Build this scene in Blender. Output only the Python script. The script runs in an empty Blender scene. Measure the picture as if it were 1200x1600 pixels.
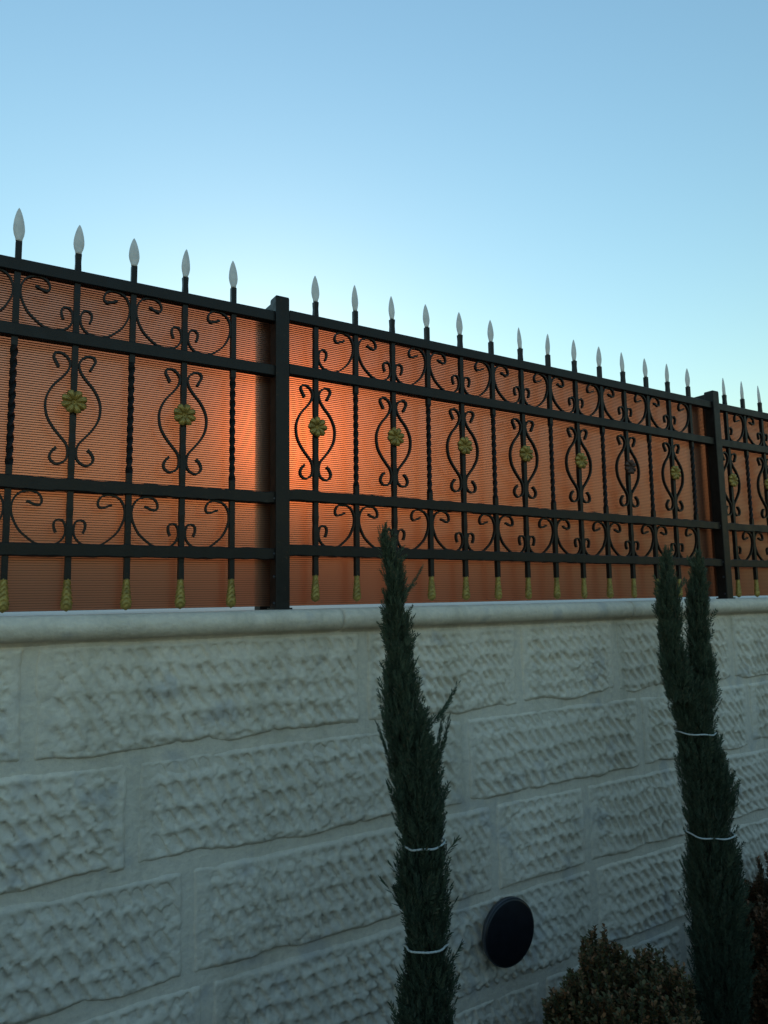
import bpy, math, random
import numpy as np
from mathutils import Matrix, Vector

random.seed(7)
RNG = np.random.default_rng(11)
SC = bpy.context.scene
COL = SC.collection

# ---------------------------------------------------------------- camera
cam_d = bpy.data.cameras.new('camera')
cam = bpy.data.objects.new('camera', cam_d)
COL.objects.link(cam)
RIGHT = Vector((0.85269521, -0.52213794, -0.01681815))
UP = Vector((-0.04730401, -0.10923258, 0.99289001))
FWD = Vector((0.52026263, 0.84583699, 0.11784132))
m = Matrix.Identity(4)
for i in range(3):
    m[i][0], m[i][1], m[i][2] = RIGHT[i], UP[i], -FWD[i]
m.translation = Vector((-0.8368, -2.0, 1.6))
cam.matrix_world = m
cam_d.sensor_fit = 'VERTICAL'
cam_d.sensor_height = 36.0
cam_d.lens = 25.494
cam_d.clip_start = 0.05
cam_d.clip_end = 3000
SC.camera = cam

# ---------------------------------------------------------------- sky, sun, exposure
SUN_EL, SUN_AZ = math.radians(12.0), math.radians(21.8)     # azimuth from +Y towards +X
world = bpy.data.worlds.new('World')
SC.world = world
world.use_nodes = True
wn = world.node_tree
bg = wn.nodes['Background']
sky = wn.nodes.new('ShaderNodeTexSky')
sky.sky_type = 'NISHITA'
sky.sun_disc = False
sky.sun_elevation = SUN_EL
sky.sun_rotation = SUN_AZ
sky.air_density = 2.0
sky.dust_density = 0.22
sky.ozone_density = 5.2
wb = wn.nodes.new('ShaderNodeMix'); wb.data_type = 'RGBA'; wb.blend_type = 'MULTIPLY'
wb.inputs[0].default_value = 1.0
wb.inputs[7].default_value = (1.10, 1.05, 0.94, 1.0)          # camera white balance, the same for the whole sky
wn.links.new(sky.outputs[0], wb.inputs[6])
wn.links.new(wb.outputs[2], bg.inputs[0])
bg.inputs[1].default_value = 0.13

sun_d = bpy.data.lights.new('sun', 'SUN')
sun_d.energy = 0.072       # dusk: the sun is nearly spent in the haze above the hills
sun_d.angle = math.radians(3.0)
sun_d.color = (1.0, 0.58, 0.27)
sun = bpy.data.objects.new('sun', sun_d)
COL.objects.link(sun)
to_sun = Vector((math.sin(SUN_AZ) * math.cos(SUN_EL), math.cos(SUN_AZ) * math.cos(SUN_EL), math.sin(SUN_EL)))
sun.rotation_euler = (-to_sun).to_track_quat('-Z', 'Y').to_euler()
sun.location = to_sun * 30

vs = SC.view_settings
vs.view_transform = 'Standard'
vs.look = 'None'
vs.gamma = 1.0
vs.use_curve_mapping = False
vs.exposure = 1.03

# ---------------------------------------------------------------- helpers
def link(o, parent=None):
    COL.objects.link(o)
    if parent is not None:
        o.parent = parent
    return o

def mesh(name, v, f, mat=None, smooth=False):
    me = bpy.data.meshes.new(name)
    v = np.asarray(v, dtype=np.float64)
    if isinstance(f, np.ndarray):
        n, k = f.shape
        me.vertices.add(len(v)); me.vertices.foreach_set('co', v.ravel())
        me.loops.add(n * k); me.loops.foreach_set('vertex_index', f.ravel().astype(np.int32))
        me.polygons.add(n)
        me.polygons.foreach_set('loop_start', np.arange(0, n * k, k, dtype=np.int32))
        me.polygons.foreach_set('loop_total', np.full(n, k, dtype=np.int32))
        me.update(calc_edges=True); me.validate()
    else:
        me.from_pydata([tuple(x) for x in v], [], f); me.update()
    if smooth:
        me.polygons.foreach_set('use_smooth', np.ones(len(me.polygons), dtype=bool))
    if mat:
        me.materials.append(mat)
    return me

def ob(name, me, parent=None, loc=(0, 0, 0)):
    o = bpy.data.objects.new(name, me)
    o.location = loc
    return link(o, parent)

def tag(o, label, cat, group=None):
    o['label'] = label; o['category'] = cat
    if group: o['group'] = group
    return o

def empty(name, loc):
    o = bpy.data.objects.new(name, None)
    o.location = loc; o.empty_display_size = 0.1
    return link(o)

def box_vf(x0, x1, y0, y1, z0, z1, b=0.0):
    """box, chamfered along its long edges when b > 0"""
    if b <= 0:
        v = [(x0,y0,z0),(x1,y0,z0),(x1,y1,z0),(x0,y1,z0),(x0,y0,z1),(x1,y0,z1),(x1,y1,z1),(x0,y1,z1)]
        f = [(0,3,2,1),(4,5,6,7),(0,1,5,4),(1,2,6,5),(2,3,7,6),(3,0,4,7)]
        return v, f
    import bmesh
    bm = bmesh.new()
    v, f = box_vf(x0, x1, y0, y1, z0, z1)
    vv = [bm.verts.new(p) for p in v]
    for q in f: bm.faces.new([vv[i] for i in q])
    bmesh.ops.bevel(bm, geom=bm.edges[:], offset=b, segments=2, affect='EDGES', profile=0.5)
    bm.verts.ensure_lookup_table()
    v2 = [tuple(x.co) for x in bm.verts]
    idx = {x: i for i, x in enumerate(bm.verts)}
    f2 = [tuple(idx[x] for x in q.verts) for q in bm.faces]
    bm.free()
    return v2, f2

def grid_faces(nu, nv, wrap=False):
    a = np.arange(nu * nv).reshape(nv, nu)
    if wrap:
        a = np.concatenate([a, a[:, :1]], 1)
    return np.stack([a[:-1, :-1], a[:-1, 1:], a[1:, 1:], a[1:, :-1]], -1).reshape(-1, 4)

def _h(ix, iy, s):
    n = (ix.astype(np.int64) * 374761393 + iy.astype(np.int64) * 668265263 + s * 1442695041) & 0xffffffff
    n = ((n ^ (n >> 13)) * 1274126177) & 0xffffffff
    n = n ^ (n >> 16)
    return (n & 0xffff) / 65535.0

def vnoise(x, y, s=0):
    ix, iy = np.floor(x).astype(np.int64), np.floor(y).astype(np.int64)
    fx, fy = x - ix, y - iy
    fx = fx * fx * (3 - 2 * fx); fy = fy * fy * (3 - 2 * fy)
    a, b = _h(ix, iy, s), _h(ix + 1, iy, s)
    c, d = _h(ix, iy + 1, s), _h(ix + 1, iy + 1, s)
    return (a + (b - a) * fx) * (1 - fy) + (c + (d - c) * fx) * fy - 0.5

def fbm(x, y, s=0, o=4):
    r = 0; a = 1.0
    for k in range(o):
        r = r + a * vnoise(x, y, s + k * 17); x = x * 2.03 + 5.1; y = y * 2.03 + 1.7; a *= 0.5
    return r

def sstep(a, b, x):
    t = np.clip((x - a) / (b - a), 0, 1)
    return t * t * (3 - 2 * t)

# ---------------------------------------------------------------- materials
def mat_new(name):
    mt = bpy.data.materials.new(name)
    mt.use_nodes = True
    nt = mt.node_tree
    return mt, nt, nt.nodes['Principled BSDF']

def N(nt, kind, **kw):
    n = nt.nodes.new(kind)
    for k, v in kw.items(): setattr(n, k, v)
    return n

def noise(nt, scale, detail=4, rough=0.6, vec=None):
    n = N(nt, 'ShaderNodeTexNoise')
    n.inputs['Scale'].default_value = scale; n.inputs['Detail'].default_value = detail; n.inputs['Roughness'].default_value = rough
    if vec: nt.links.new(vec, n.inputs['Vector'])
    return n

def ramp(nt, fac, stops):
    r = N(nt, 'ShaderNodeValToRGB')
    e = r.color_ramp.elements
    while len(e) < len(stops): e.new(0.5)
    for i, (p, c) in enumerate(stops):
        e[i].position = p; e[i].color = (*c, 1)
    nt.links.new(fac, r.inputs[0])
    return r

def obj_vec(nt):
    return N(nt, 'ShaderNodeNewGeometry').outputs['Position']

def add_bump(nt, b, h, strength, dist):
    bp = N(nt, 'ShaderNodeBump')
    bp.inputs['Strength'].default_value = strength; bp.inputs['Distance'].default_value = dist
    nt.links.new(h, bp.inputs['Height']); nt.links.new(bp.outputs[0], b.inputs['Normal'])
    return bp

def make_wall_paint():
    mt, nt, b = mat_new('wall_paint')
    v = obj_vec(nt)
    big = noise(nt, 2.2, 5, 0.6, v)
    fine = noise(nt, 55, 5, 0.65, v)
    r = ramp(nt, big.outputs[0], [(0.30, (0.78, 0.66, 0.55)), (0.55, (0.85, 0.73, 0.615)), (0.75, (0.88, 0.76, 0.645))])
    r2 = ramp(nt, fine.outputs[0], [(0.30, (0.86, 0.86, 0.88)), (0.62, (1.02, 1.02, 1.01))])
    mx = N(nt, 'ShaderNodeMix', data_type='RGBA', blend_type='MULTIPLY'); mx.inputs[0].default_value = 1
    nt.links.new(r.outputs[0], mx.inputs[6]); nt.links.new(r2.outputs[0], mx.inputs[7])
    # bluish-grey dust patches where the paint missed the stone
    st = noise(nt, 9, 3, 0.5, v)
    rs = ramp(nt, st.outputs[0], [(0.60, (0, 0, 0)), (0.70, (1, 1, 1))])
    mul = N(nt, 'ShaderNodeMath', operation='MULTIPLY'); mul.inputs[1].default_value = 0.45
    nt.links.new(rs.outputs[0], mul.inputs[0])
    mx2 = N(nt, 'ShaderNodeMix', data_type='RGBA'); mx2.inputs[7].default_value = (0.45, 0.43, 0.45, 1)
    nt.links.new(mul.outputs[0], mx2.inputs[0]); nt.links.new(mx.outputs[2], mx2.inputs[6])
    oi = N(nt, 'ShaderNodeObjectInfo')
    tone = ramp(nt, oi.outputs['Random'], [(0.0, (0.90, 0.905, 0.91)), (1.0, (1.03, 1.02, 1.01))])
    mp = N(nt, 'ShaderNodeMapping'); mp.inputs['Scale'].default_value = (9.0, 9.0, 0.8)
    nt.links.new(v, mp.inputs['Vector'])
    dn = noise(nt, 1.0, 4, 0.6, mp.outputs[0])
    drip = ramp(nt, dn.outputs[0], [(0.36, (0.87, 0.87, 0.855)), (0.50, (1, 1, 1))])
    m3 = N(nt, 'ShaderNodeMix', data_type='RGBA', blend_type='MULTIPLY'); m3.inputs[0].default_value = 1
    nt.links.new(tone.outputs[0], m3.inputs[6]); nt.links.new(drip.outputs[0], m3.inputs[7])
    m4 = N(nt, 'ShaderNodeMix', data_type='RGBA', blend_type='MULTIPLY'); m4.inputs[0].default_value = 1
    nt.links.new(mx2.outputs[2], m4.inputs[6]); nt.links.new(m3.outputs[2], m4.inputs[7])
    mx2 = m4
    nt.links.new(mx2.outputs[2], b.inputs['Base Color'])
    b.inputs['Roughness'].default_value = 0.85
    b.inputs['Specular IOR Level'].default_value = 0.2
    add_bump(nt, b, fine.outputs[0], 0.75, 0.005)
    return mt

def make_black():
    mt, nt, b = mat_new('black_paint')
    v = obj_vec(nt)
    n1 = noise(nt, 30, 4, 0.6, v)
    r = ramp(nt, n1.outputs[0], [(0.35, (0.005, 0.005, 0.0065)), (0.7, (0.013, 0.012, 0.012))])
    rn = noise(nt, 70, 6, 0.7, v)
    rm = ramp(nt, rn.outputs[0], [(0.62, (0, 0, 0)), (0.70, (1, 1, 1))])
    rx = N(nt, 'ShaderNodeMix', data_type='RGBA'); rx.inputs[7].default_value = (0.045, 0.026, 0.016, 1)
    nt.links.new(rm.outputs[0], rx.inputs[0]); nt.links.new(r.outputs[0], rx.inputs[6])
    nt.links.new(rx.outputs[2], b.inputs['Base Color'])
    rr = ramp(nt, n1.outputs[0], [(0.3, (0.36,) * 3), (0.7, (0.55,) * 3)])
    nt.links.new(rr.outputs[0], b.inputs['Roughness'])
    b.inputs['Specular IOR Level'].default_value = 0.3
    n2 = noise(nt, 160, 3, 0.6, v)
    add_bump(nt, b, n2.outputs[0], 0.35, 0.0015)
    return mt

def make_simple(name, c1, c2, scale, rough, metal=0.0, bump=0.3, bdist=0.001):
    mt, nt, b = mat_new(name)
    v = obj_vec(nt)
    n1 = noise(nt, scale, 5, 0.65, v)
    r = ramp(nt, n1.outputs[0], [(0.32, c1), (0.68, c2)])
    nt.links.new(r.outputs[0], b.inputs['Base Color'])
    b.inputs['Roughness'].default_value = rough
    b.inputs['Metallic'].default_value = metal
    add_bump(nt, b, n1.outputs[0], bump, bdist)
    return mt

def make_sheet():
    """bronze multiwall polycarbonate: diffusing, tinted transmission plus a faint surface gloss"""
    mt, nt, b = mat_new('bronze_polycarbonate')
    nt.nodes.remove(b)
    out = nt.nodes['Material Output']
    v = obj_vec(nt)
    n1 = noise(nt, 3.0, 3, 0.5, v)
    tint = ramp(nt, n1.outputs[0], [(0.3, (0.385, 0.118, 0.062)), (0.7, (0.435, 0.137, 0.073))])
    narrow = N(nt, 'ShaderNodeBsdfRefraction'); narrow.inputs['Roughness'].default_value = 0.72; narrow.inputs['IOR'].default_value = 1.15
    wide = N(nt, 'ShaderNodeBsdfRefraction'); wide.inputs['Roughness'].default_value = 0.85; wide.inputs['IOR'].default_value = 1.30
    trl = N(nt, 'ShaderNodeBsdfTranslucent')
    dif = N(nt, 'ShaderNodeBsdfDiffuse'); dif.inputs['Color'].default_value = (0.13, 0.06, 0.042, 1)
    gl = N(nt, 'ShaderNodeBsdfGlossy'); gl.inputs['Roughness'].default_value = 0.32; gl.inputs['Color'].default_value = (0.9, 0.9, 0.9, 1)
    for s in (narrow, wide, trl): nt.links.new(tint.outputs[0], s.inputs['Color'])
    def mix(f, a, c):
        x = N(nt, 'ShaderNodeMixShader'); x.inputs[0].default_value = f
        nt.links.new(a.outputs[0], x.inputs[1]); nt.links.new(c.outputs[0], x.inputs[2]); return x
    t = mix(0.30, narrow, wide)
    t = mix(0.16, t, trl)
    t = mix(0.20, t, dif)
    lw = N(nt, 'ShaderNodeFresnel'); lw.inputs['IOR'].default_value = 1.68
    x = N(nt, 'ShaderNodeMixShader')
    nt.links.new(lw.outputs[0], x.inputs[0]); nt.links.new(t.outputs[0], x.inputs[1]); nt.links.new(gl.outputs[0], x.inputs[2])
    nt.links.new(x.outputs[0], out.inputs['Surface'])
    return mt

def make_leaf(name, stops, rough=0.6, trans=0.15):
    mt, nt, b = mat_new(name)
    g = N(nt, 'ShaderNodeNewGeometry')
    r = ramp(nt, g.outputs['Random Per Island'], stops)
    nt.links.new(r.outputs[0], b.inputs['Base Color'])
    b.inputs['Roughness'].default_value = rough
    b.inputs['Specular IOR Level'].default_value = 0.25
    tr = N(nt, 'ShaderNodeBsdfTranslucent'); nt.links.new(r.outputs[0], tr.inputs[0])
    x = N(nt, 'ShaderNodeMixShader'); x.inputs[0].default_value = trans
    nt.links.new(b.outputs[0], x.inputs[1]); nt.links.new(tr.outputs[0], x.inputs[2])
    nt.links.new(x.outputs[0], nt.nodes['Material Output'].inputs['Surface'])
    return mt

M_WALL = make_wall_paint()
M_BLACK = make_black()
M_SHEET = make_sheet()
M_RIB = make_simple('bronze_rib', (0.10, 0.036, 0.020), (0.14, 0.052, 0.030), 20, 0.5)
M_GOLD = make_simple('gold_paint', (0.18, 0.125, 0.030), (0.42, 0.30, 0.075), 60, 0.40, 0.30, 0.4, 0.001)
M_BROWN = make_simple('brown_patina', (0.045, 0.026, 0.022), (0.10, 0.055, 0.045), 60, 0.5, 0.3, 0.4, 0.001)
M_SILVER = make_simple('silver_paint', (0.64, 0.64, 0.66), (0.80, 0.80, 0.82), 50, 0.55, 0.0, 0.3, 0.001)
M_LAMP = make_simple('lamp_black', (0.006, 0.007, 0.011), (0.011, 0.012, 0.018), 40, 0.38, 0.0, 0.1, 0.0005)
M_RIM = make_simple('lamp_rim', (0.030, 0.032, 0.042), (0.05, 0.052, 0.065), 40, 0.42)
M_STRING = make_simple('white_string', (0.48, 0.48, 0.46), (0.72, 0.72, 0.70), 300, 0.8, 0, 0.6, 0.001)
M_BARK = make_simple('bark', (0.06, 0.042, 0.03), (0.13, 0.095, 0.07), 45, 0.9, 0, 0.8, 0.004)
M_SOIL = make_simple('soil', (0.045, 0.033, 0.024), (0.10, 0.075, 0.055), 14, 0.95, 0, 0.9, 0.03)
M_GROUND = make_simple('dry_ground', (0.11, 0.095, 0.07), (0.19, 0.165, 0.125), 2.5, 0.95, 0, 0.6, 0.03)
M_PAVE = make_simple('paving', (0.17, 0.135, 0.10), (0.25, 0.20, 0.15), 6, 0.85, 0, 0.3, 0.004)
M_TERR = make_simple('added_terrace_concrete', (0.42, 0.40, 0.37), (0.58, 0.56, 0.52), 3, 0.8, 0, 0.3, 0.004)
M_HILL = make_simple('added_hill_scrub', (0.06, 0.058, 0.042), (0.11, 0.10, 0.07), 0.05, 0.95, 0, 0.5, 2)
M_CYP = make_leaf('cypress_scale', [(0.0, (0.045, 0.062, 0.040)), (0.5, (0.072, 0.096, 0.060)), (0.9, (0.105, 0.130, 0.080)), (1.0, (0.14, 0.11, 0.068))], 0.65, 0.12)
M_CORE = make_simple('cypress_shade_core', (0.010, 0.016, 0.010), (0.020, 0.028, 0.017), 60, 0.9)  # near-black, puts the shade inside the foliage into the colour
M_BOX = make_leaf('bronzed_leaf', [(0.0, (0.075, 0.080, 0.036)), (0.45, (0.14, 0.115, 0.048)), (0.72, (0.21, 0.125, 0.055)), (0.93, (0.30, 0.13, 0.055)), (1.0, (0.38, 0.18, 0.10))], 0.5, 0.15)
M_RED = make_leaf('red_brown_leaf', [(0.0, (0.085, 0.065, 0.034)), (0.4, (0.16, 0.098, 0.05)), (0.8, (0.24, 0.11, 0.055)), (1.0, (0.34, 0.15, 0.08))], 0.5, 0.15)

# ---------------------------------------------------------------- ground and added hills
def sheet_plane(name, x0, x1, y0, y1, z, mat, n=2, amp=0.0, kind='structure'):
    xs = np.linspace(x0, x1, n); ys = np.linspace(y0, y1, n)
    X, Y = np.meshgrid(xs, ys)
    Z = z + (fbm(X * 3, Y * 3, 5) * amp if amp else 0 * X)
    o = ob(name, mesh(name, np.stack([X, Y, Z], -1).reshape(-1, 3), grid_faces(n, n), mat, amp > 0))
    o['kind'] = kind
    return o

sheet_plane('ground', -900, 900, -900, 900, -0.06, M_GROUND)
sheet_plane('planting_bed', -5.2, 6.8, -1.15, 0.10, 0.0, M_SOIL, 160, 0.03)
sheet_plane('pavement', -5.2, 6.8, -7.0, -1.27, 0.02, M_PAVE)
v, f = box_vf(-5.2, 6.8, -1.27, -1.15, -0.1, 0.06, 0.008)
ob('kerb', mesh('kerb', v, f, M_PAVE))['kind'] = 'structure'

def added_hills():  # unseen hills, added to darken the sheet's lower part and set off its glow
    n = 160
    th = np.linspace(-1.35, 1.35, n)
    rows = []
    for k, (rad, hh) in enumerate([(240, 0.0), (300, 0.62), (350, 1.0), (420, 0.95), (560, 0.0)]):
        pk = np.exp(-((th - 0.366) / 0.13) ** 2)
        crest = 36 + 4 * pk + (7 * fbm(th * 2.2, th * 0 + 3.1, 3, 5) + 4 * fbm(th * 14, th * 0 + k, 9, 3)) * (1 - 0.95 * pk)
        rows.append(np.stack([np.sin(th) * rad, np.cos(th) * rad, -0.5 + crest * hh], -1))
    v = np.concatenate(rows)
    o = ob('added_hills', mesh('added_hills', v, grid_faces(n, len(rows)), M_HILL, True))
    o['kind'] = 'structure'
added_hills()

# unseen terrace, added so a bright floor shows under the sheet
v, f = box_vf(-6.0, 8.0, 0.222, 7.0, -0.05, 1.562, 0.006)
ob('added_terrace', mesh('added_terrace', v, f, M_TERR))['kind'] = 'structure'

# ---------------------------------------------------------------- stone wall
ZTOP = 1.572
WX0, WX1 = -4.6, 6.2
WALL = tag(empty('stone_wall', (0.8, 0.0, 0.0)), 'cream painted wall of long chiselled stone blocks under the iron fence', 'wall')
OX = 0.8
FACE = -0.055

def wall_core():
    # joint surface, gently uneven
    n, k = 900, 130
    xs = np.linspace(WX0, WX1, n); zs = np.linspace(-0.3, 1.515, k)
    X, Z = np.meshgrid(xs, zs)
    Y = FACE - 0.003 * fbm(X * 6, Z * 6, 21, 4) - 0.0015 * fbm(X * 30, Z * 30, 22, 3)
    vf = np.stack([X - OX, Y, Z], -1).reshape(-1, 3)
    ob('mortar', mesh('mortar', vf, grid_faces(n, k), M_WALL, True), WALL)
    v, f = box_vf(WX0 - OX, WX1 - OX, FACE + 0.012, 0.20, -0.3, 1.512)
    ob('wall_core', mesh('wall_core', v, f, M_WALL), WALL)
wall_core()

def coping():
    joints = [0.19 + 1.27 * k for k in range(-4, 6)]
    joints = [WX0] + [j for j in joints if WX0 + .2 < j < WX1 - .2] + [WX1]
    prof = []                                            # (y, z) front bullnose, closed outline
    rz = 0.031
    prof.append((0.22, ZTOP - 0.004)); prof.append((0.05, ZTOP - 0.001)); prof.append((-0.02, ZTOP))
    for a in np.linspace(90, 270, 15):
        prof.append((-0.068 + 0.034 * math.cos(math.radians(a)), ZTOP - rz + rz * math.sin(math.radians(a))))
    prof += [(-0.062, ZTOP - 2 * rz - 0.002), (-0.056, ZTOP - 2 * rz - 0.010), (-0.05, ZTOP - 2 * rz - 0.014), (0.22, ZTOP - 2 * rz - 0.004)]
    prof = np.array(prof)
    for j0, j1 in zip(joints[:-1], joints[1:]):
        a, b = j0 + 0.0022, j1 - 0.0022
        nx = int((b - a) / 0.012)
        xs = np.linspace(a, b, nx)
        X = np.repeat(xs[:, None], len(prof), 1)
        P = np.repeat(prof[None], nx, 0)
        s = np.arange(len(prof))[None] * 0.006
        d = 0.0022 * fbm(X * 8, s * 40 + 0 * X, 31, 4) + 0.002 * vnoise(X * 1.3, 0 * X + 2, 33)
        edge = 0.0025 * np.exp(-np.minimum(X - a, b - X) / 0.006)
        Y = P[..., 0] + np.where(P[..., 0] < 0.0, -d + edge, 0)
        Z = P[..., 1] + np.where(P[..., 0] < 0.0, 0.6 * d, 0)
        vv = np.stack([X - OX, Y, Z], -1).reshape(-1, 3)
        k = len(prof)
        fq = grid_faces(k, nx, True)[:, ::-1]
        faces = [tuple(q) for q in fq] + [tuple(range(k)), tuple(range((nx - 1) * k, nx * k))[::-1]]
        ob('coping_stone', mesh('coping_stone', vv, faces, M_WALL, True), WALL)
coping()

def chisel_block(x0, x1, z0, z1, seed):
    vis = x1 > -1.3 and x0 < 3.0
    st = 0.0042 if vis else 0.009
    ins = 0.006
    a, b, c, d = x0 + ins, x1 - ins, z0 + ins * 0.6, z1 - ins * 0.6
    nx, nz = max(8, int((b - a) / st)), max(8, int((d - c) / st))
    xs = np.linspace(a, b, nx); zs = np.linspace(c, d, nz)
    X, Z = np.meshgrid(xs, zs)
    rs = np.random.default_rng(seed)
    wx = 0.006 * fbm(X * 14, Z * 14, seed, 3); wz = 0.006 * fbm(X * 14, Z * 14, seed + 50, 3)
    x, z = X + wx, Z + wz
    # outline: drafted margins, heavier lip at the bottom
    eL = sstep(0.003, 0.016, x - a); eR = sstep(0.003, 0.016, b - x)
    eT = sstep(0.0, 0.018, d - z); eB = sstep(0.006, 0.024 + 0.018 * vnoise(X * 5, Z * 0, seed + 30), z - c - 0.002 - 0.016 * fbm(X * 8, Z * 0, seed + 31, 3))
    e = eL * eR * eT * eB
    dome = sstep(0.01, 0.12, x - a) * sstep(0.01, 0.12, b - x) * sstep(0.01, 0.10, d - z) * sstep(0.0, 0.03, z - c)
    bulge = 0.014 * e + 0.008 * dome * e + 0.006 * fbm(X * 5, Z * 5, seed + 9, 3) * e
    # chisel strokes
    lean = rs.uniform(0.45, 0.75); per = rs.uniform(0.031, 0.043); rh = rs.uniform(0.050, 0.068)
    s = (x + lean * z) / per + 0.26 * vnoise(X * 12, Z * 12, seed + 4) + 0.5 * np.floor((d - z) / rh) * (rs.uniform() < 0.5)
    si = np.floor(s); fr = s - si
    row = (d - z) / rh + 0.25 * vnoise(X * 9, Z * 3, seed + 3) + 0.34 * (_h(si.astype(np.int64), si.astype(np.int64) * 5 + 1, seed + 2) - 0.5)
    ri = np.floor(row); rb = row - ri
    amp = 0.5 + 0.5 * _h(si.astype(np.int64), ri.astype(np.int64), seed + 5)
    saw = np.where(fr < 0.20, 1 - sstep(0, 1, fr / 0.20), ((fr - 0.20) / 0.80) ** 1.3)
    win = (0.15 + 0.85 * sstep(0.0, 0.28, rb)) * (0.12 + 0.88 * sstep(0.0, 0.55, 1 - rb))
    mL, mR, mT = rs.uniform(0.010, 0.036), rs.uniform(0.008, 0.028), rs.uniform(0.010, 0.024)
    inner = sstep(mL, mL + 0.03, x - a) * sstep(mR, mR + 0.03, b - x) * sstep(mT, mT + 0.022, d - z) * sstep(0.014, 0.028, z - c)
    mask = 0.6 + 0.4 * sstep(-0.25, 0.15, fbm(X * 4, Z * 4, seed + 7, 2))
    cut = 0.0205 * amp * saw * win * inner * mask
    H = -0.007 + bulge - cut
    H += 0.0024 * fbm(X * 38, Z * 38, seed + 8, 3) * (0.35 + 0.65 * inner)
    H += 0.0022 * vnoise(X * 110, Z * 110, seed + 12) + 0.004 * fbm(X * 16, Z * 22, seed + 14, 3) * (1 - 0.5 * inner)
    chip = fbm(X * 52, Z * 46, seed + 40, 3)
    H -= 0.0034 * sstep(0.10, 0.24, chip) * (0.3 + 0.7 * inner)
    # bury the outer rim in the joint
    dd = np.minimum.reduce([X - a, b - X, Z - c, d - Z])
    H = np.where(dd < 0.003, np.minimum(H, -0.009), H)
    vv = np.stack([X - OX, FACE - H, Z], -1).reshape(-1, 3)
    ob('stone_block', mesh('stone_block', vv, grid_faces(nx, nz), M_WALL, True), WALL)

ROWS = [(1.508, 1.212, [-4.5, -3.3, -2.55, -1.52, -0.64, 0.274, 0.898, 1.386, 2.117, 2.85, 3.6, 4.6, 5.5, 6.2]),
        (1.212, 0.925, [-4.55, -3.7, -2.9, -2.1, -1.38, -0.395, 0.652, 1.503, 2.21, 3.1, 3.9, 4.9, 6.2]),
        (0.925, 0.637, [-4.5, -3.4, -2.6, -1.9, -1.22, -0.251, 0.761, 1.190, 1.93, 2.65, 3.5, 4.4, 5.3, 6.2]),
        (0.637, 0.338, [-4.55, -3.6, -2.8, -1.7, -1.05, -0.197, 0.52, 1.212, 1.80, 2.5, 3.3, 4.1, 5.2, 6.2]),
        (0.338, 0.045, [-4.5, -3.5, -2.4, -1.5, -0.62, 0.20, 0.95, 1.679, 2.4, 3.2, 4.2, 5.2, 6.2])]
k = 0
for zt, zb, js in ROWS:
    for a, b in zip(js[:-1], js[1:]):
        k += 1
        chisel_block(a, b, zb, zt, 100 + k * 13)

# ---------------------------------------------------------------- fence pieces
RAILS = (0.891, 0.720, 0.330, 0.163)       # centre heights above the coping
SP = 0.14388
HB = 0.0075                                # half width of a bar

def sweep(pts, t, dep, ends=1.0, n=90):
    """flat bar of thickness t (in the plane) and depth dep swept along 2-D points (x, z)"""
    P = np.array(pts, float)
    P = np.vstack([2 * P[0] - P[1], P, 2 * P[-1] - P[-2]])
    out = []
    for i in range(1, len(P) - 2):
        for q in np.linspace(0, 1, 5, endpoint=False):
            a, b, c, d = P[i - 1], P[i], P[i + 1], P[i + 2]
            out.append(0.5 * (2 * b + (c - a) * q + (2 * a - 5 * b + 4 * c - d) * q * q + (-a + 3 * b - 3 * c + d) * q ** 3))
    out.append(P[-2])
    C = np.array(out)
    T = np.gradient(C, axis=0); T /= np.linalg.norm(T, axis=1)[:, None]
    Nn = np.stack([-T[:, 1], T[:, 0]], -1)
    L = np.linspace(0, 1, len(C))
    w = 1 + (ends - 1) * (np.exp(-L / 0.08) + np.exp(-(1 - L) / 0.08))
    v = []
    for i in range(len(C)):
        hw = 0.5 * t * w[i]; hd = 0.5 * dep
        for sx, sy in ((-1, -1), (1, -1), (1, 1), (-1, 1)):
            q = C[i] + Nn[i] * hw * sx
            v.append((q[0], sy * hd, q[1]))
    f = [tuple(x) for x in grid_faces(4, len(C), True)]
    f += [(0, 1, 2, 3), tuple(range(len(v) - 4, len(v)))[::-1]]
    return v, f

LY = [(188,350),(221,405),(249,455),(233,500),(172,520),(103,495),(64,450),(53,400),(79,325),(141,240),(224,150),(288,50),(323,-50),(324,-150),(298,-250),(231,-350),(144,-440),(76,-510),(50,-590),(62,-680),(114,-735),(185,-755),(239,-730),(257,-680),(230,-620),(184,-575)]
LYRE = [(x * 0.000205, (z + 0.08 * x) * 0.000231) for x, z in LY]
CS = [(400,985),(470,1025),(530,1050),(565,1020),(555,960),(510,910),(430,882),(340,885),(280,920),(240,990),(235,1080),(260,1170),(310,1270),(380,1350),(470,1430),(560,1474),(680,1490),(760,1470),(815,1410),(825,1330),(800,1260),(745,1235),(700,1255),(695,1310),(715,1370)]
CSC = []
for x, y in CS:
    dx = x - (207 - 0.053 * (y - 750))
    CSC.append((dx * 0.000207, -(y - 770 - 0.19 * dx) * 0.000240))
_z = [q[1] for q in CSC]; zmx, zmn = max(_z), min(_z)
# fit the scroll between the two rails (gap = 0.171 - rail height)
CSC = [(x, -0.0175 - (zmx - z) / (zmx - zmn) * 0.136) for x, z in CSC]

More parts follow.
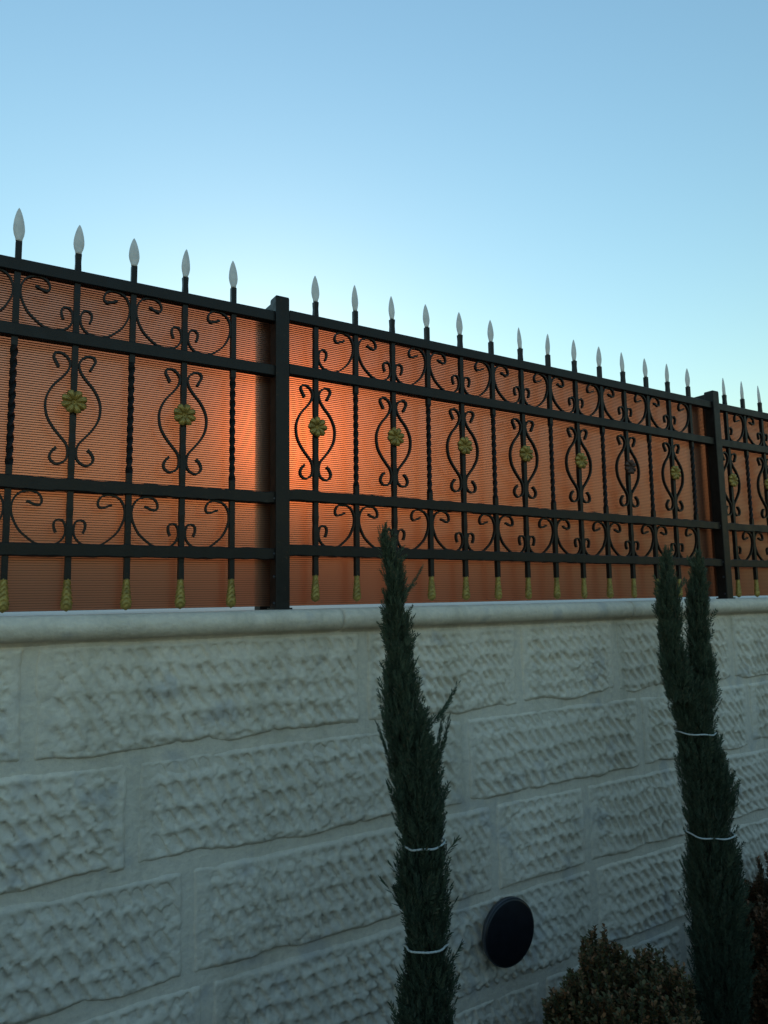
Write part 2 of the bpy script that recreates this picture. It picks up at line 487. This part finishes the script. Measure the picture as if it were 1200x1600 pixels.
def twisted_bar(z0, z1, tz0, tz1, turns, seed=0):
    zs = sorted(set([z0, z1, tz0, tz1] + list(np.linspace(tz0, tz1, 90)) if turns else [z0, z1] + list(np.linspace(z0, z1, 40))))
    v = []
    for i, z in enumerate(zs):
        t = min(max((z - tz0) / (tz1 - tz0), 0), 1) if turns else 0
        a = t * turns * 2 * math.pi if turns else 0
        jit = 0 if turns else 0.0005 * math.sin(z * 173 + seed)
        h = HB * (1 - 0.17 * min(1.0, 14 * t * (1 - t)) if turns else 1) + jit
        for sx, sy in ((-1, -1), (1, -1), (1, 1), (-1, 1)):
            x, y = sx * h, sy * h
            v.append((x * math.cos(a) - y * math.sin(a), x * math.sin(a) + y * math.cos(a), z))
    f = [tuple(x) for x in grid_faces(4, len(zs), True)]
    f += [(0, 3, 2, 1), tuple(range(len(v) - 4, len(v)))]
    return v, f

def spear():
    prof = [(0, .0078, .0075), (.006, .0085, .008), (.010, .0095, .0075), (.018, .0122, .0070), (.030, .0140, .0068), (.042, .0134, .0062), (.054, .0118, .0052), (.066, .0092, .0042), (.077, .0060, .0030), (.085, .0026, .0018), (.0885, .0004, .0004)]
    v = []; n = 12
    for z, hx, hy in prof:
        for i in range(n):
            a = 2 * math.pi * i / n
            ca, sa = math.cos(a), math.sin(a)
            ridge = 0.62 + 0.38 * abs(sa) ** 3           # lens section with a mid rib
            v.append((hx * ca, hy * sa * ridge, z))
    f = [tuple(x) for x in grid_faces(n, len(prof), True)]
    f += [tuple(range(n))[::-1], tuple(range(len(v) - n, len(v)))]
    return v, f

def tassel():
    """pointed leaf sleeve with herringbone ribs, hanging from z = 0 down to -0.083"""
    v = []; n = 28; k = 46; Hh = 0.083
    for j in range(k):
        t = j / (k - 1)
        wx = np.interp(t, [0, .06, .3, .6, .82, .93, 1], [.0080, .0088, .0106, .0136, .0156, .0120, .0015])
        wy = np.interp(t, [0, .06, .3, .6, .82, .93, 1], [.0080, .0086, .0094, .0102, .0106, .0085, .0015])
        for i in range(n):
            a = 2 * math.pi * i / n
            u = abs(((a / math.pi * 2) % 2) - 1)          # 0 at the flanks' centre line, 1 at the ridges
            s = (t * 6.5 - 1.15 * u) % 1.0
            rel = 1.04 - 0.26 * (1 - s) ** 1.4 - 0.08 * (u < 0.07)
            v.append((wx * math.cos(a) * rel, wy * math.sin(a) * rel, -t * Hh))
    f = [tuple(x)[::-1] for x in grid_faces(n, k, True)]
    f += [tuple(range(n)), tuple(range(len(v) - n, len(v)))[::-1]]
    return v, f

def rosette():
    """eight cupped petals round a sunken eye; faces -Y"""
    nr, na = 14, 96
    v = []; R0 = 0.0325
    for j in range(nr):
        r = j / (nr - 1)
        for i in range(na):
            a = 2 * math.pi * i / na
            p = abs(math.cos(4 * a))                       # 1 at the petal axis
            out = R0 * (0.80 + 0.20 * p ** 0.55)
            groove = (1 - p) ** 2
            hgt = 0.004 + 0.010 * math.sin(min(r * 1.25, 1) * math.pi * 0.62) - 0.0070 * groove * min(1, r * 2.2) - 0.004 * max(0, r - 0.82) / 0.18
            hgt -= 0.0016 * (p > 0.985) * (0.2 < r < 0.9)
            if r < 0.16: hgt = 0.0065 - 0.003 * (r / 0.16)
            v.append((out * r * math.cos(a), -hgt, out * r * math.sin(a)))
    f = [tuple(x) for x in grid_faces(na, nr, True)]
    base = len(v)
    for i in range(na):
        x, y, z = v[(nr - 1) * na + i]
        v.append((x * 0.9, 0.002, z * 0.9))
    f += [tuple(x + (nr - 1) * na for x in q) for q in grid_faces(na, 2, True)]
    f.append(tuple(range(base, base + na)))
    return v, f

def rail_mesh(L, hammered, seed):
    n = int(L / 0.012) if hammered else 2
    xs = np.linspace(0, L, n)
    sec = [(-.014, -.0145), (-.0125, -.0165), (.0125, -.0165), (.014, -.0145), (.014, .0145), (.0125, .0165), (-.0125, .0165), (-.014, .0145)]
    v = []
    for i, x in enumerate(xs):
        for j, (y, z) in enumerate(sec):
            d = 0.0021 * float(vnoise(np.array([x * 55.0]), np.array([j // 2 * 3.3 + .2]), seed)[0]) * 2 if hammered else 0
            v.append((x, y * (1 + d * 8), z + (d if z > 0 else -d)))
    f = [tuple(x)[::-1] for x in grid_faces(8, n, True)]
    f += [tuple(range(8)), tuple(range(len(v) - 8, len(v)))[::-1]]
    return v, f

def flat(name, vf, mat, smooth=False):
    return mesh(name, vf[0], vf[1], mat, smooth)

ME_LYRE = [flat('lyre_scroll', sweep([(s * x, z) for x, z in LYRE], 0.0054, 0.012, 1.4), M_BLACK) for s in (1, -1)]
ME_CS = [flat('c_scroll', sweep([(s * x, z) for x, z in CSC], 0.0048, 0.011, 1.3), M_BLACK) for s in (1, -1)]
ME_TBAR = flat('twisted_bar', twisted_bar(0.088, 0.957, 0.372, 0.680, 2.75), M_BLACK)
ME_FBAR = flat('bar', twisted_bar(0.088, 0.957, 0, 1, 0), M_BLACK)
ME_SPEAR = flat('spear_head', spear(), M_SILVER, True)
ME_TASSEL = flat('tassel', tassel(), M_GOLD, True)
ME_ROS = flat('rosette', rosette(), M_GOLD, True)
ME_ROSB = flat('rosette', rosette(), M_BROWN, True)

def fence_section(x_left, x_right, first_bar, dz, tilt, label, brown=None):
    """x_left, x_right: post faces; first_bar: world x of the first picket"""
    root = empty('fence_section', (first_bar, 0, ZTOP + dz))
    root.rotation_euler.y = tilt
    tag(root, label, 'fence', 'iron fence sections between the posts')
    for i, z in enumerate(RAILS):
        L = x_right - x_left
        ob('rail', flat('rail', rail_mesh(L, i >= 2, 40 + i), M_BLACK), root, (x_left - first_bar, 0, z))
    for b in range(14):
        x = b * SP
        fl = b % 2 == 0
        jx = random.uniform(-.0012, .0012)
        bar = ob('bar', ME_FBAR if fl else ME_TBAR, root, (x + jx, 0, 0))
        sp = ob('spear_head', ME_SPEAR, bar, (0, 0, 0.957))
        sp.rotation_euler = (random.uniform(-.03, .03), random.uniform(-.03, .03), random.uniform(-.25, .25))
        sp.scale = (random.uniform(.93, 1.06), 1, random.uniform(.95, 1.04))
        ts = ob('tassel', ME_TASSEL, bar, (0, 0, 0.0905))
        ts.rotation_euler.z = random.uniform(-.3, .3)
        if fl:
            ro = ob('rosette', ME_ROSB if b == brown else ME_ROS, bar, (0, -HB - 0.0015, 0.548))
            ro.rotation_euler.y = random.uniform(-.4, .4)
            if b == brown: ro['label'] = 'dark brown rosette without gold paint'
            for me in ME_LYRE: ob('lyre_scroll', me, root, (x + jx, 0, 0.556))
        else:
            ob('c_scroll', ME_CS[1], root, (x + jx, 0, RAILS[0])); ob('c_scroll', ME_CS[1], root, (x + jx, 0, RAILS[2] - .0015))
            if b < 13:
                ob('c_scroll', ME_CS[0], root, (x + jx, 0, RAILS[0])); ob('c_scroll', ME_CS[0], root, (x + jx, 0, RAILS[2] - .0015))
    return root

POSTS = [-2.136, 0.027, 2.192, 4.355]
HP = 0.0225
fence_section(POSTS[0] + HP, POSTS[1] - HP, -14 * SP + 0.02, 0.0, 0.0, 'black iron fence section over the longest chiselled block, no cypress in front')
fence_section(POSTS[1] + HP, POSTS[2] - HP, SP, 0.0116, 0.0069, 'black iron fence section holding one dark brown rosette among its gold ones', brown=10)
fence_section(POSTS[2] + HP, POSTS[3] - HP, 2.290, -0.004, 0.001, 'black iron fence section beyond the post next to the forked cypress')

def bolt_vf(n=10):
    v = []
    for r, x in ((.0048, 0.0), (.0048, -.003), (.0030, -.0045)):
        for i in range(n):
            a = 2 * math.pi * i / n
            v.append((x, r * math.cos(a), r * math.sin(a)))
    f = [tuple(q)[::-1] for q in grid_faces(n, 3, True)] + [tuple(range(2 * n, 3 * n))]
    return v, f
ME_BOLT = flat('bolt', bolt_vf(), M_RIM, True)

def fence_post(x, label):
    root = tag(empty('fence_post', (x, 0, ZTOP)), label, 'post', 'square posts between fence sections')
    def part(n, x0, x1, y0, y1, z0, z1, b=0.0025):
        v, f = box_vf(x0, x1, y0, y1, z0, z1, b)
        return ob(n, mesh(n, v, f, M_BLACK), root)
    part('post_tube', -HP, HP, -0.0235, 0.0235, -0.006, 0.952)
    part('base_plate', -0.028, 0.028, -0.029, 0.0290, -0.001, 0.0045, 0.001)
    part('post_cap', -HP + .0010, HP - .0010, -0.0225, 0.0225, 0.9505, 0.9555, 0.002)
    part('brace', -0.018, 0.018, 0.0225, 0.100, 0.918, 0.947)
    part('rear_post', -HP, HP, 0.0985, 0.1455, -0.004, 0.950)
    for z in (0.022, 0.095, RAILS[3], RAILS[2]):
        bo = ob('bolt', ME_BOLT, root, (-HP + 0.0005, -0.012, z + random.uniform(-.004, .004)))
    return root
PL = ['square black post at the end of the fence section without cypress', 'square black post over the longest block, between sections, no cypress beside it',
      'square black post just beyond the two tips of the forked cypress', 'square black post closing the fence section beyond the forked cypress']
for x, l in zip(POSTS, PL): fence_post(x, l)

# ---------------------------------------------------------------- translucent sheets
RP = 0.0064
def sheet(x0, x1, label):
    zt = 2.474 - ZTOP; zb = 0.010
    root = tag(empty('polycarbonate_sheet', ((x0 + x1) / 2, 0.040, ZTOP)), label, 'panel', 'bronze sheets behind the fence sections')
    h = (x1 - x0) / 2
    n, kz = 60, 2
    xs = np.linspace(-h, h, n); zs = np.linspace(zb, zt, 30)
    X, Z = np.meshgrid(xs, zs)
    bow = 0.002 * vnoise(X * 2.5 + x0, Z * 2, 77)
    ob('face_sheet', mesh('face_sheet', np.stack([X, bow, Z], -1).reshape(-1, 3), grid_faces(n, 30), M_SHEET, True), root)
    v = []; f = []
    for i in range(int((zt - zb) / RP) + 1):
        z = zb + i * RP
        b, q = box_vf(-h, h, -0.0016, 0.0036, z - 0.00065, z + 0.00065)
        o = len(v); v += b; f += [tuple(y + o for y in x) for x in q]
    r = ob('ribs', mesh('ribs', v, f, M_RIB), root)
    r['kind'] = 'stuff'
    for s in (-1, 1):
        b, q = box_vf(s * h - 0.002, s * h + 0.002, -0.004, 0.008, zb, zt)
        ob('edge_strip', mesh('edge_strip', b, q, M_RIB), root)
sheet(POSTS[0] + .004, POSTS[1] - .004, 'ribbed bronze sheet behind the fence section without any cypress in front')
sheet(POSTS[1] + .004, POSTS[2] - .004, 'ribbed bronze sheet behind the fence section with the dark brown rosette')
sheet(POSTS[2] + .004, POSTS[3] - .004, 'ribbed bronze sheet behind the fence section beyond the forked cypress')

# ---------------------------------------------------------------- wall lamp
def lathe(prof, n=64):
    """prof: (r, y) pairs, axis along Y"""
    v = []
    for r, y in prof:
        for i in range(n):
            a = 2 * math.pi * i / n
            v.append((r * math.cos(a), y, r * math.sin(a)))
    f = [tuple(x) for x in grid_faces(n, len(prof), True)]
    f += [tuple(range(n))[::-1], tuple(range(len(v) - n, len(v)))]
    return v, f
lamp = tag(empty('wall_lamp', (0.764, -0.075, 0.540)), 'round black disc wall lamp mounted on the chiselled stone', 'lamp')
ob('disc', flat('disc', lathe([(0.090, -0.030), (0.099, -0.033), (0.1005, -0.040), (0.0985, -0.0455), (0.094, -0.0475), (0.001, -0.0485)]), M_LAMP, True), lamp)
ob('rim', flat('rim', lathe([(0.094, -0.026), (0.1022, -0.028), (0.1035, -0.035), (0.1022, -0.0425), (0.0995, -0.0430), (0.0995, -0.028)]), M_RIM, True), lamp)
ob('mount', flat('mount', lathe([(0.055, 0.024), (0.055, -0.012), (0.047, -0.016), (0.042, -0.018), (0.042, -0.030)], 40), M_RIM, True), lamp)

# ---------------------------------------------------------------- cypresses
def spray_template(rs):
    """a feathery upright twig, unit length along +Z; returns verts (n,3) and tris"""
    v = []; f = []
    def blade(p, d, L, w, nrm):
        side = np.cross(d, nrm); side /= np.linalg.norm(side) + 1e-9
        o = len(v)
        v.extend([p, p + d * L * 0.45 + side * w, p + d * L, p + d * L * 0.45 - side * w])
        f.append((o, o + 1, o + 2)); f.append((o, o + 2, o + 3))
    ax = np.array([0.0, 0, 1])
    nrm = np.array([0, 1.0, 0.0])
    bend = rs.uniform(-.12, .12, 2)
    pos = lambda t: np.array([bend[0] * t * t, bend[1] * t * t, t])
    for s in range(3):
        blade(pos(s * .32), ax + np.array([bend[0] * s * .5, bend[1] * s * .5, 0]), 0.40, 0.030, nrm if s % 2 else np.array([1.0, 0, 0]))
    for t in np.linspace(0.08, 0.86, 9):
        for sd in (-1, 1):
            ang = rs.uniform(0.45, 0.75); az = rs.normal(0, 0.5)
            d = np.array([sd * math.sin(ang) * math.cos(az), math.sin(ang) * math.sin(az), math.cos(ang)])
            L = (0.34 * (1 - 0.6 * t)) * rs.uniform(.75, 1.2)
            blade(pos(t), d, L, 0.026, np.array([0.2, 1, 0.1]))
    return np.array(v), np.array(f)

TRS = np.random.default_rng(5)
TEMPL = [spray_template(TRS) for _ in range(7)]

def place_sprays(P, D, L, rs, wide=1.0):
    """P base points, D directions, L lengths"""
    V = []; F = []; off = 0
    which = rs.integers(0, len(TEMPL), len(P))
    spin = rs.uniform(0, 2 * math.pi, len(P))
    for k, (tv, tf) in enumerate(TEMPL):
        idx = np.where(which == k)[0]
        if not len(idx): continue
        d = D[idx] / np.linalg.norm(D[idx], axis=1)[:, None]
        ref = np.stack([np.cos(spin[idx]), np.sin(spin[idx]), 0 * spin[idx]], -1)
        u = np.cross(d, ref); u /= np.linalg.norm(u, axis=1)[:, None] + 1e-9
        w = np.cross(d, u)
        X = (u[:, None] * tv[None, :, :1] * wide + w[:, None] * tv[None, :, 1:2] * wide + d[:, None] * tv[None, :, 2:]) * L[idx][:, None, None] + P[idx][:, None]
        n = len(tv)
        V.append(X.reshape(-1, 3))
        F.append((tf[None] + (np.arange(len(idx)) * n)[:, None, None]).reshape(-1, 3) + off)
        off += len(idx) * n
    return np.concatenate(V), np.concatenate(F)

def column(tab, n, rs, scale, base, wisps=40):
    """tab: (z, x, r) from top to bottom; returns spray verts/tris and a core mesh"""
    T = np.array(sorted(tab)); z, cx, r = T[:, 0], T[:, 1], T[:, 2] * scale
    # sample heights weighted by radius
    zz = np.linspace(z[0], z[-1], 400); rr = np.interp(zz, z, r)
    cdf = np.cumsum(rr + 0.008); cdf /= cdf[-1]
    hz = np.interp(rs.uniform(0, 1, n), cdf, zz)
    R = np.interp(hz, z, r); X = np.interp(hz, z, cx)
    th = rs.uniform(0, 2 * math.pi, n)
    lump = 1 + 0.34 * vnoise(th * 1.6, hz * 11.0, 3) + 0.34 * vnoise(th * 4.0, hz * 26.0, 4)
    rho = np.sqrt(rs.uniform(0.10, 1.0, n)) * 0.93 * lump
    L = rs.uniform(0.026, 0.074, n) * (0.75 + 0.25 * np.clip(R / 0.07, 0, 1.2))
    out = rs.uniform(0.05, 0.48, n) * (rho > 0.4)
    Dv = np.stack([np.cos(th) * out + rs.normal(0, .10, n), np.sin(th) * out + rs.normal(0, .10, n), np.ones(n)], -1)
    P = np.stack([X + np.cos(th) * R * rho, base[1] + np.sin(th) * R * rho, hz - 0.4 * L], -1)
    # stray wisps that leave the outline
    iw = rs.choice(n, wisps, False)
    L[iw] *= rs.uniform(1.2, 1.8, wisps); Dv[iw, 0] += np.cos(th[iw]) * 0.35; Dv[iw, 1] += np.sin(th[iw]) * 0.35
    V, F = place_sprays(P, Dv, L, rs)
    # opaque dark column added inside the crown to block light
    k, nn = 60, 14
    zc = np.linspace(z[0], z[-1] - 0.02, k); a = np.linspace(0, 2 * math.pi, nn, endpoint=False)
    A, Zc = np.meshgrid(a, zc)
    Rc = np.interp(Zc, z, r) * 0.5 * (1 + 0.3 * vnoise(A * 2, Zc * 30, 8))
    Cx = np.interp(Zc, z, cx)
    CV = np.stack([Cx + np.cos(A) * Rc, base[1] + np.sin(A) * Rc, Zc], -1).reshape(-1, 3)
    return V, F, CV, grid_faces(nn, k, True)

def tube(path, radii, n=10):
    path = np.array(path, float); v = []
    for i, p in enumerate(path):
        for j in range(n):
            a = 2 * math.pi * j / n
            v.append((p[0] + radii[i] * math.cos(a), p[1] + radii[i] * math.sin(a), p[2]))
    f = [tuple(x) for x in grid_faces(n, len(path), True)]
    f += [tuple(range(n))[::-1], tuple(range(len(v) - n, len(v)))]
    return v, f

def ring(c, rx, ry, rad, sag, seed, tail=True):
    """string tied round a bundle"""
    n, k = 72, 8
    v = []
    for i in range(n):
        a = 2 * math.pi * i / n
        wob = 1 + 0.05 * math.sin(3 * a + seed) + 0.03 * math.sin(7 * a + seed * 2)
        cc = np.array([c[0] + rx * wob * math.cos(a), c[1] + ry * wob * math.sin(a), c[2] + sag * math.cos(a + seed) + 0.0015 * math.sin(5 * a)])
        o = np.array([math.cos(a), math.sin(a), 0])
        for j in range(k):
            b = 2 * math.pi * j / k
            rr = rad * (1 + 0.18 * math.sin(a * 40 + b * 2))
            v.append(cc + o * rr * math.cos(b) + np.array([0, 0, 1]) * rr * math.sin(b))
    q = np.arange(n * k).reshape(n, k)
    q2 = np.roll(q, -1, 0)
    f = np.stack([q, q2, np.roll(q2, -1, 1), np.roll(q, -1, 1)], -1).reshape(-1, 4)
    return np.array(v), f

def cypress(base, columns, ties, label, trunk, seed, strays=()):
    root = tag(empty('cypress', base), label, 'tree', 'young cypresses tied with string')
    B = np.array(base)
    rs = np.random.default_rng(seed)
    Vs, Fs, CVs, CFs = [], [], [], []; o = oc = 0
    for tab, n, sc, wi in columns:
        V, F, CV, CF = column(tab, n, rs, sc, base, wi)
        Vs.append(V - B); Fs.append(F + o); o += len(V)
        CVs.append(CV - B); CFs.append(CF + oc); oc += len(CV)
    if strays:
        P = []; Dv = []; Ls = []
        for x, z, dx, dz, L in strays:
            for k in range(16):
                t = k / 15
                P.append((x + dx * L * t, base[1] - 0.01, z + (dz * t + 0.35 * t * t) * L)); Dv.append((dx, rs.normal(0, .1), dz + 0.7 * t + rs.normal(0, .15))); Ls.append(L * rs.uniform(.34, .52) * (1 - 0.35 * t))
        V, F = place_sprays(np.array(P), np.array(Dv), np.array(Ls), rs, 1.5)
        Vs.append(V - B); Fs.append(F + o); o += len(V)
    cr = ob('crown', mesh('crown', np.concatenate(Vs), np.concatenate(Fs), M_CYP), root); cr['kind'] = 'stuff'
    inn = ob('shade_core', mesh('shade_core', np.concatenate(CVs), np.concatenate(CFs), M_CORE, True), root); inn['kind'] = 'stuff'
    v, f = tube([np.array(p) - B for p in trunk], np.linspace(0.017, 0.006, len(trunk)))
    ob('trunk', mesh('trunk', v, f, M_BARK, True), root)
    for (x, z, r, sag, sd) in ties:
        v, f = ring((x - B[0], 0, z), r, r, 0.0026, sag, sd)
        ob('string_tie', mesh('string_tie', v, f, M_STRING, True), root)

LT = [(1.775,0.146,0.003),(1.739,0.152,0.010),(1.706,0.167,0.020),(1.648,0.178,0.026),(1.582,0.176,0.028),(1.492,0.18,0.037),(1.411,0.188,0.047),(1.322,0.195,0.057),(1.179,0.223,0.079),(1.087,0.236,0.077),(1.039,0.24,0.073),(0.983,0.251,0.054),(0.93,0.241,0.075),(0.869,0.238,0.083),(0.807,0.244,0.076),(0.734,0.248,0.053),(0.654,0.255,0.076),(0.554,0.24,0.091),(0.40,0.242,0.092),(0.25,0.245,0.07),(0.16,0.245,0.03)]
cypress((0.245, -0.40, 0.0), [(LT, 6400, 0.74, 60)], [(0.252, 0.977, 0.053, 0.006, 1.1), (0.248, 0.734, 0.053, 0.008, 2.0)],
        'slim single-tipped cypress tied twice with white string, leaning before the wall',
        [(0.245, -0.40, -0.02), (0.246, -0.40, 0.6), (0.235, -0.40, 1.1), (0.18, -0.40, 1.6)], 21,
        [(0.265, 1.265, 0.9, 0.55, 0.10), (0.275, 1.17, 0.40, 0.9, 0.085), (0.28, 1.15, 0.5, 0.9, 0.095), (0.15, 1.20, -0.5, 0.8, 0.07), (0.165, 1.60, -0.5, 0.9, 0.06), (0.19, 1.60, 0.9, 0.7, 0.07), (0.16, 1.70, -0.6, 0.8, 0.06)])
RA = [(1.741,1.272,0.004),(1.68,1.268,0.024),(1.593,1.266,0.050),(1.445,1.262,0.058),(1.338,1.285,0.068),(1.253,1.297,0.071)]
RB = [(1.73,1.441,0.005),(1.669,1.436,0.028),(1.592,1.422,0.046),(1.438,1.415,0.055),(1.329,1.421,0.062),(1.244,1.412,0.071)]
RC = [(1.29,1.358,0.120),(1.227,1.36,0.118),(1.133,1.369,0.089),(1.056,1.385,0.122),(0.906,1.417,0.131),(0.806,1.4,0.106),(0.66,1.414,0.139),(0.5,1.413,0.144),(0.359,1.422,0.136),(0.205,1.413,0.130),(0.10,1.41,0.06)]
cypress((1.41, -0.40, 0.0), [(RA, 1400, 0.57, 25), (RB, 1400, 0.57, 25), (RC, 6300, 0.57, 60)], [(1.369, 1.133, 0.062, 0.003, 3.0), (1.40, 0.806, 0.073, 0.003, 4.4)],
        'dark cypress forked into two upright tips, bound with white string',
        [(1.41, -0.40, -0.02), (1.41, -0.40, 0.6), (1.38, -0.40, 1.15)], 22)

# ---------------------------------------------------------------- low shrubs
def shrub(base, rx, ry, h, n, label, seed, zlow=0.05, leaf=None):
    root = tag(empty('shrub', base), label, 'shrub', 'low bronzed shrubs by the wall')
    rs = np.random.default_rng(seed)
    V = []; F = []; SV = []; SF = []
    for i in range(n):
        th = rs.uniform(0, 2 * math.pi); ph = math.acos(rs.uniform(0.0, 1.0))
        lump = 0.86 + 0.30 * float(vnoise(np.array([th * 1.7]), np.array([ph * 3.0]), seed)[0]) + rs.uniform(-.06, .10)
        tip = np.array([rx * math.sin(ph) * math.cos(th), ry * math.sin(ph) * math.sin(th), zlow + (h - zlow) * math.cos(ph) ** 0.5]) * lump
        root_p = tip * np.array([0.45, 0.45, 0.35])
        d = tip - root_p; L = np.linalg.norm(d); d /= L
        d2 = d * 0.75 + np.array([0, 0, 0.25]) + rs.normal(0, .12, 3); d2 /= np.linalg.norm(d2)
        ref = np.cross(d2, [0.3, 0.7, 0.1]); ref /= np.linalg.norm(ref); r2 = np.cross(d2, ref)
        sl = rs.uniform(0.06, 0.11)
        st = tip - d2 * sl
        # twig
        o = len(SV)
        for p, w in ((root_p, .0035), (st, .002), (tip, .0008)):
            for q in range(3):
                a = 2.09 * q; SV.append(p + (ref * math.cos(a) + r2 * math.sin(a)) * w)
        for s in range(2):
            for q in range(3):
                a0, a1 = o + s * 3 + q, o + s * 3 + (q + 1) % 3
                SF.append((a0, a1, a1 + 3, a0 + 3))
        nl = int(rs.integers(20, 30))
        for j in range(nl):
            t = (j + rs.uniform(0, .6)) / nl
            p = st + (tip - st) * t
            a = j * 2.4 + rs.uniform(-.4, .4); up = rs.uniform(0.35, 0.9)
            o_ = ref * math.cos(a) + r2 * math.sin(a)
            ld = o_ * (1 - 0.4 * up) + d2 * up; ld /= np.linalg.norm(ld)
            sd = np.cross(ld, d2); sd /= np.linalg.norm(sd) + 1e-9
            nn = np.cross(sd, ld)
            ll = rs.uniform(.015, .023) * (1 - 0.30 * t); w = ll * 0.31
            k = len(V)
            V += [p, p + ld * ll * .35 + sd * w + nn * w * .35, p + ld * ll * .75 + sd * w * .8 + nn * w * .3, p + ld * ll, p + ld * ll * .75 - sd * w * .8 + nn * w * .3, p + ld * ll * .35 - sd * w + nn * w * .35]
            F += [(k, k + 1, k + 2, k + 3), (k, k + 3, k + 4, k + 5)]
    fo = ob('foliage', mesh('foliage', np.array(V), np.array(F), leaf or M_BOX), root); fo['kind'] = 'stuff'
    tw = ob('twigs', mesh('twigs', np.array(SV), np.array(SF), M_BARK), root); tw['kind'] = 'stuff'
shrub((0.90, -0.45, 0.0), 0.29, 0.23, 0.60, 1900, 'rounded bronze green shrub between the two cypresses, under the disc lamp', 31)
shrub((1.93, -0.34, 0.0), 0.27, 0.22, 0.60, 1200, 'reddish brown shrub growing beyond the forked cypress', 32, leaf=M_RED)

# ---------------------------------------------------------------- unseen hedge, added to shade the wall
def shade_hedge(x0, x1, y0, y1, h, n, label, seed):
    base = ((x0 + x1) / 2, (y0 + y1) / 2, -0.06)
    root = tag(empty('shade_hedge', base), label, 'shade_hedge')
    rs = np.random.default_rng(seed)
    lx, ly = (x1 - x0) / 2, (y1 - y0) / 2
    P = np.stack([rs.uniform(-lx, lx, n), rs.uniform(-ly, ly, n), rs.uniform(0.05, h, n)], -1)
    side = rs.uniform(0, 1, n)
    P[:, 1] = np.where(side < 0.6, ly * (0.80 + 0.25 * fbm(P[:, 0] * 2, P[:, 2] * 2, seed, 3)), P[:, 1])
    P[:, 2] = np.where(side > 0.8, h * (0.93 + 0.14 * fbm(P[:, 0] * 2, P[:, 1] * 2, seed + 1, 3)), P[:, 2])
    D = np.stack([rs.normal(0, .35, n), rs.normal(0, .35, n) + 0.5 * (side < 0.6), np.ones(n)], -1)
    V, F = place_sprays(P, D, rs.uniform(0.14, 0.30, n), rs, 1.1)
    fo = ob('foliage', mesh('foliage', V, F, M_CYP), root); fo['kind'] = 'stuff'
    v, f = box_vf(-lx * 0.99, lx * 0.99, -ly * 0.75, ly * 0.72, 0.1, h * 0.92)  # solid dark filler added inside the foliage to stop light passing
    inn = ob('shade_core', mesh('shade_core', v, f, M_CORE), root); inn['kind'] = 'stuff'
shade_hedge(-8.0, 10.0, -4.7, -3.6, 1.8, 8000, 'long dark evergreen row added out of view to shade the stone wall', 51)
